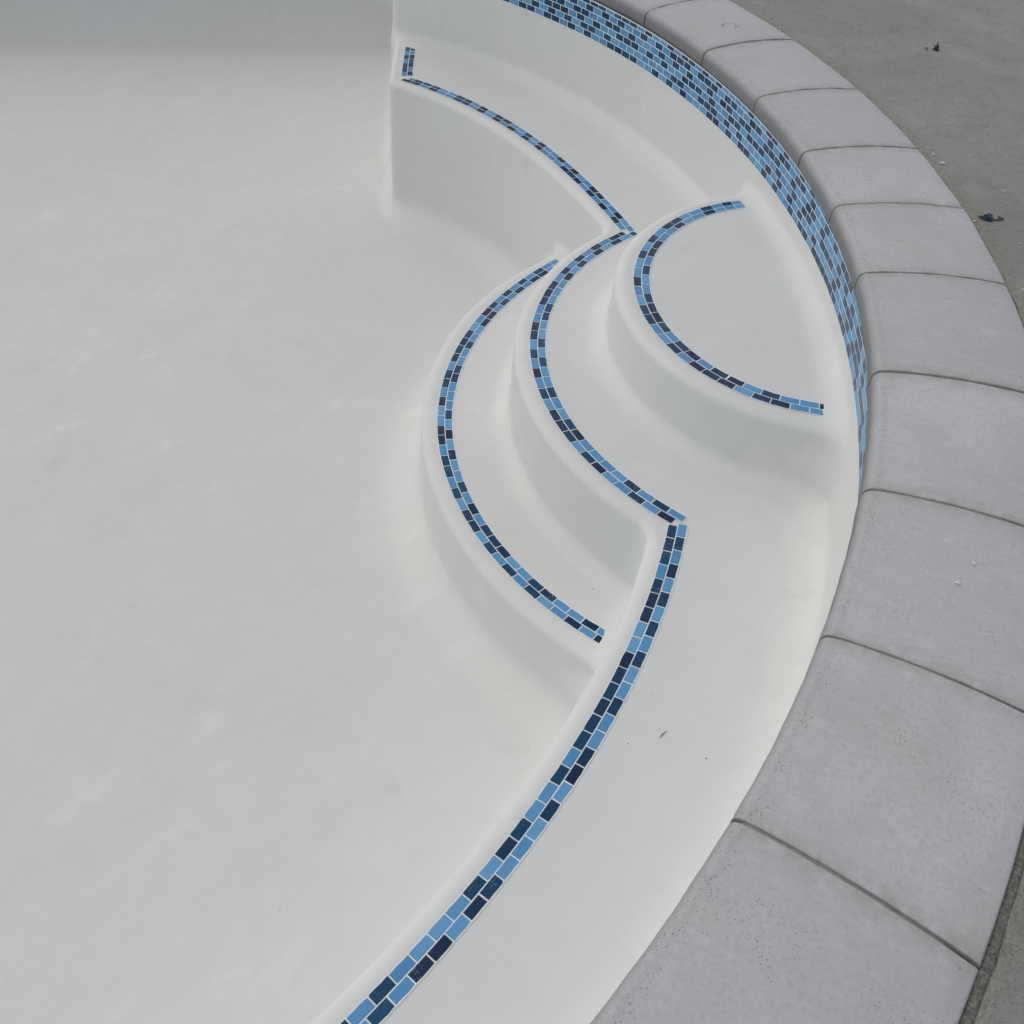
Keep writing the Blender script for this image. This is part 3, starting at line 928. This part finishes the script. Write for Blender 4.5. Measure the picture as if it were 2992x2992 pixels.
def tube(name, pts, rad, material, parent=None):
    verts, faces = [], []
    for i, p in enumerate(pts):
        p = Vector(p)
        a = Vector(pts[max(0, i - 1)]); b = Vector(pts[min(len(pts) - 1, i + 1)])
        t = (b - a).normalized(); u = t.cross(Vector((0, 0, 1))); u = u.normalized() if u.length > 1e-6 else Vector((1, 0, 0)); w = u.cross(t)
        r = rad[i] if isinstance(rad, (list, tuple)) else rad
        for k in range(6):
            an = k * math.pi / 3
            verts.append(p + (u * math.cos(an) + w * math.sin(an)) * r)
    n = len(pts)
    for i in range(n - 1):
        for k in range(6):
            faces.append((i * 6 + k, i * 6 + (k + 1) % 6, (i + 1) * 6 + (k + 1) % 6, (i + 1) * 6 + k))
    faces.append(tuple(range(5, -1, -1))); faces.append(tuple(range((n - 1) * 6, n * 6)))
    return mesh_obj(name, verts, faces, material, parent, smooth=True)

# the scribbled scratch on one stone
scr = [(2107, 74), (2113, 70.5), (2124, 70), (2136, 68.5), (2144, 69), (2151, 74), (2155, 78), (2161, 79)]
for pts in (scr, [(2151, 74), (2149, 80), (2146, 83)], [(2107, 74), (2110, 77), (2118, 74)]):
    tube('scratch_mark', [at(a, c, 0.0112) for a, c in pts], 0.0011, MORTAR, stones[3])
ZD = -0.0065
# small dark bell-shaped stub standing on the deck
p = at(2734, 146, ZD)
stub = bpy.data.objects.new('rubber_stub', None); COL.objects.link(stub); stub.location = p
tag(stub, 'small dark bell shaped rubber stub standing on the rough deck', 'stub')
def lathe(name, prof, material, parent, seg=20, wob_=0.0):
    verts, faces = [], []
    for r, z in prof:
        for k in range(seg):
            a = 2 * math.pi * k / seg
            rr = r * (1 + wob_ * math.sin(3 * a + z * 200))
            verts.append((rr * math.cos(a), rr * math.sin(a), z))
    for i in range(len(prof) - 1):
        for k in range(seg):
            faces.append((i * seg + k, i * seg + (k + 1) % seg, (i + 1) * seg + (k + 1) % seg, (i + 1) * seg + k))
    faces.append(tuple(range((len(prof) - 1) * seg, len(prof) * seg)))
    return mesh_obj(name, verts, faces, material, parent, smooth=True)
lathe('base', [(0.0125, 0.0), (0.0125, 0.002), (0.0095, 0.0035), (0.0085, 0.0036)], DARKBIT, stub, wob_=0.10)
lathe('body', [(0.0085, 0.0036), (0.0080, 0.010), (0.0095, 0.0125), (0.0070, 0.0165), (0.0030, 0.019)], DARKBIT, stub)
lathe('tip', [(0.0022, 0.0185), (0.0018, 0.027), (0.0008, 0.031)], DARKBIT, stub)

# crumpled dark blue plastic
p = at(2893, 640, ZD)
wr = bpy.data.objects.new('plastic_scrap', None); COL.objects.link(wr); wr.location = p
tag(wr, 'crumpled dark blue plastic scrap on the deck beside a coping joint', 'litter')
def sheet(name, outline, hf, parent, material, th_=0.0012):
    rnd = random.Random(5)
    bm = bmesh.new()
    n = 12
    verts = {}
    for i in range(n + 1):
        for j in range(5):
            u, v_ = i / n, j / 4
            a = Vector(outline(u, v_))
            verts[i, j] = bm.verts.new((a.x, a.y, hf(u, v_) + rnd.uniform(0, 0.0012)))
    for i in range(n):
        for j in range(4):
            bm.faces.new((verts[i, j], verts[i + 1, j], verts[i + 1, j + 1], verts[i, j + 1]))
    bmesh.ops.solidify(bm, geom=bm.faces[:], thickness=th_)
    me = bpy.data.meshes.new(name); bm.to_mesh(me); bm.free(); me.materials.append(material)
    o = bpy.data.objects.new(name, me); COL.objects.link(o); o.parent = parent
    return o
sheet('fold', lambda u, v_: (-0.034 + 0.036 * u, 0.006 - 0.022 * u + 0.020 * (v_ - 0.5) * math.sin(0.5 + u * 2.4), 0),
      lambda u, v_: 0.002 + 0.009 * math.sin(u * 3.1) * abs(math.sin(v_ * 3.14)), wr, BLUEBIT)
sheet('flap', lambda u, v_: (0.022 + 0.018 * u, 0.003 + 0.009 * (v_ - 0.5) * (1 - 0.7 * u), 0),
      lambda u, v_: 0.002 + 0.004 * math.sin(u * 3.0 + v_), wr, BLUEBIT)
tube('strand', [(-0.016, 0.014, 0.005), (-0.006, 0.009, 0.006), (0.003, 0.002, 0.004), (0.009, -0.008, 0.003), (0.018, -0.010, 0.003), (0.026, -0.003, 0.004), (0.036, -0.001, 0.005)], 0.0020, BLUEBIT, wr)
tube('strand', [(-0.010, 0.018, 0.003), (0.000, 0.019, 0.006), (0.010, 0.013, 0.003)], 0.0022, BLUEBIT, wr)

# little brown seed bits by the stub
for k, (px, py) in enumerate(((2707, 142), (2708, 146))):
    o = tube('seed_husk', [at(px - 5, py, ZD) + Vector((0, 0, 0.0015)), at(px, py - 1, ZD) + Vector((0, 0, 0.002)), at(px + 4, py + 1, ZD) + Vector((0, 0, 0.0015))], [0.0006, 0.0016, 0.0006], BROWN)
    tag(o, 'tiny dark seed husk on the deck left of the rubber stub', 'debris', 'seed husks beside the stub')

# white plaster crumbs on the deck, each of its own
crumbs = [(2752, 480, .008), (2726, 453, .005), (2834, 457, .003), (2878, 404, .003), (2932, 560, .004), (2846, 648, .004), (2873, 114, .003), (2608, 190, .003), (2278, 82, .005),
          (2977, 713, .003), (2988, 848, .004)]
for k, (px, py, s_) in enumerate(crumbs):
    o = blob('plaster_crumb', at(px, py, ZD), s_, CRUMB, 0.6, k + 3)
    if k == 0:
        tag(o, 'largest white plaster crumb on the deck, beside the coping edge', 'crumb', 'plaster crumbs on the deck')
    else:
        tag(o, 'small white plaster crumb lying on the rough grey deck', 'crumb', 'plaster crumbs on the deck')
for k, (px, py, s_, z_) in enumerate([(2845, 1647, .005, .010), (2798, 1704, .005, .010), (2330, 239, .004, .008), (2486, 486, .004, .006), (2626, 1750, .0035, .004), (2778, 942, .004, .010)]):
    o = blob('plaster_crumb', at(px, py, z_), s_, CRUMB, 0.35, k + 40)
    tag(o, 'small white plaster fleck stuck on top of a grey coping stone', 'crumb', 'plaster flecks on the coping')

# twigs and grit lying on the plaster
o = tube('twig', [at(1927, 2156, Z_B) + Vector((0, 0, .001)), at(1936, 2146, Z_B) + Vector((0, 0, .0022)), at(1948, 2137, Z_B) + Vector((0, 0, .001))], [0.0005, 0.0010, 0.0006], BROWN)
tag(o, 'thin dark twig lying on the near bench seat', 'twig')
bits = [(1906, 2027, Z_B), (1835, 2173, Z_B), (2064, 2216, Z_B), (2199, 1494, Z_B), (2224, 1626, Z_B), (1924, 569, Z_B),
        (1784, 411, Z_B), (1726, 773, Z_B), (1448, 1192, Z_C), (1487, 1191, Z_C), (1440, 1433, Z_C), (1732, 1722, Z_C), (1900, 989, Z_A + .0), (2175, 684, Z_A), (668, 757, None), (380, 675, None), (161, 889, None),
        (467, 437, None), (818, 2660, None), (684, 2207, None), (1292, 1900, None), (1293, 1973, None), (1544, 2190, None), (1442, 2073, None), (867, 240, None), (1004, 279, None)]
for k, (px, py, z_) in enumerate(bits):
    if z_ is None:
        p = at(px, py, -1.15)
        for _ in range(4): p = at(px, py, floor_z(p.x, p.y))
        nm, grp, lb = 'dirt_bit', 'dirt bits on the pool floor', 'tiny dark bit of dirt on the white pool floor'
    else:
        p = at(px, py, z_)
        nm, grp, lb = 'dirt_bit', 'dirt bits on the steps and bench', 'tiny dark bit of dirt on a white plaster tread'
    o = blob(nm, p, random.choice([.0010, .0013, .0017]), BROWN, 0.5, k + 100)
    tag(o, lb, 'debris', grp)
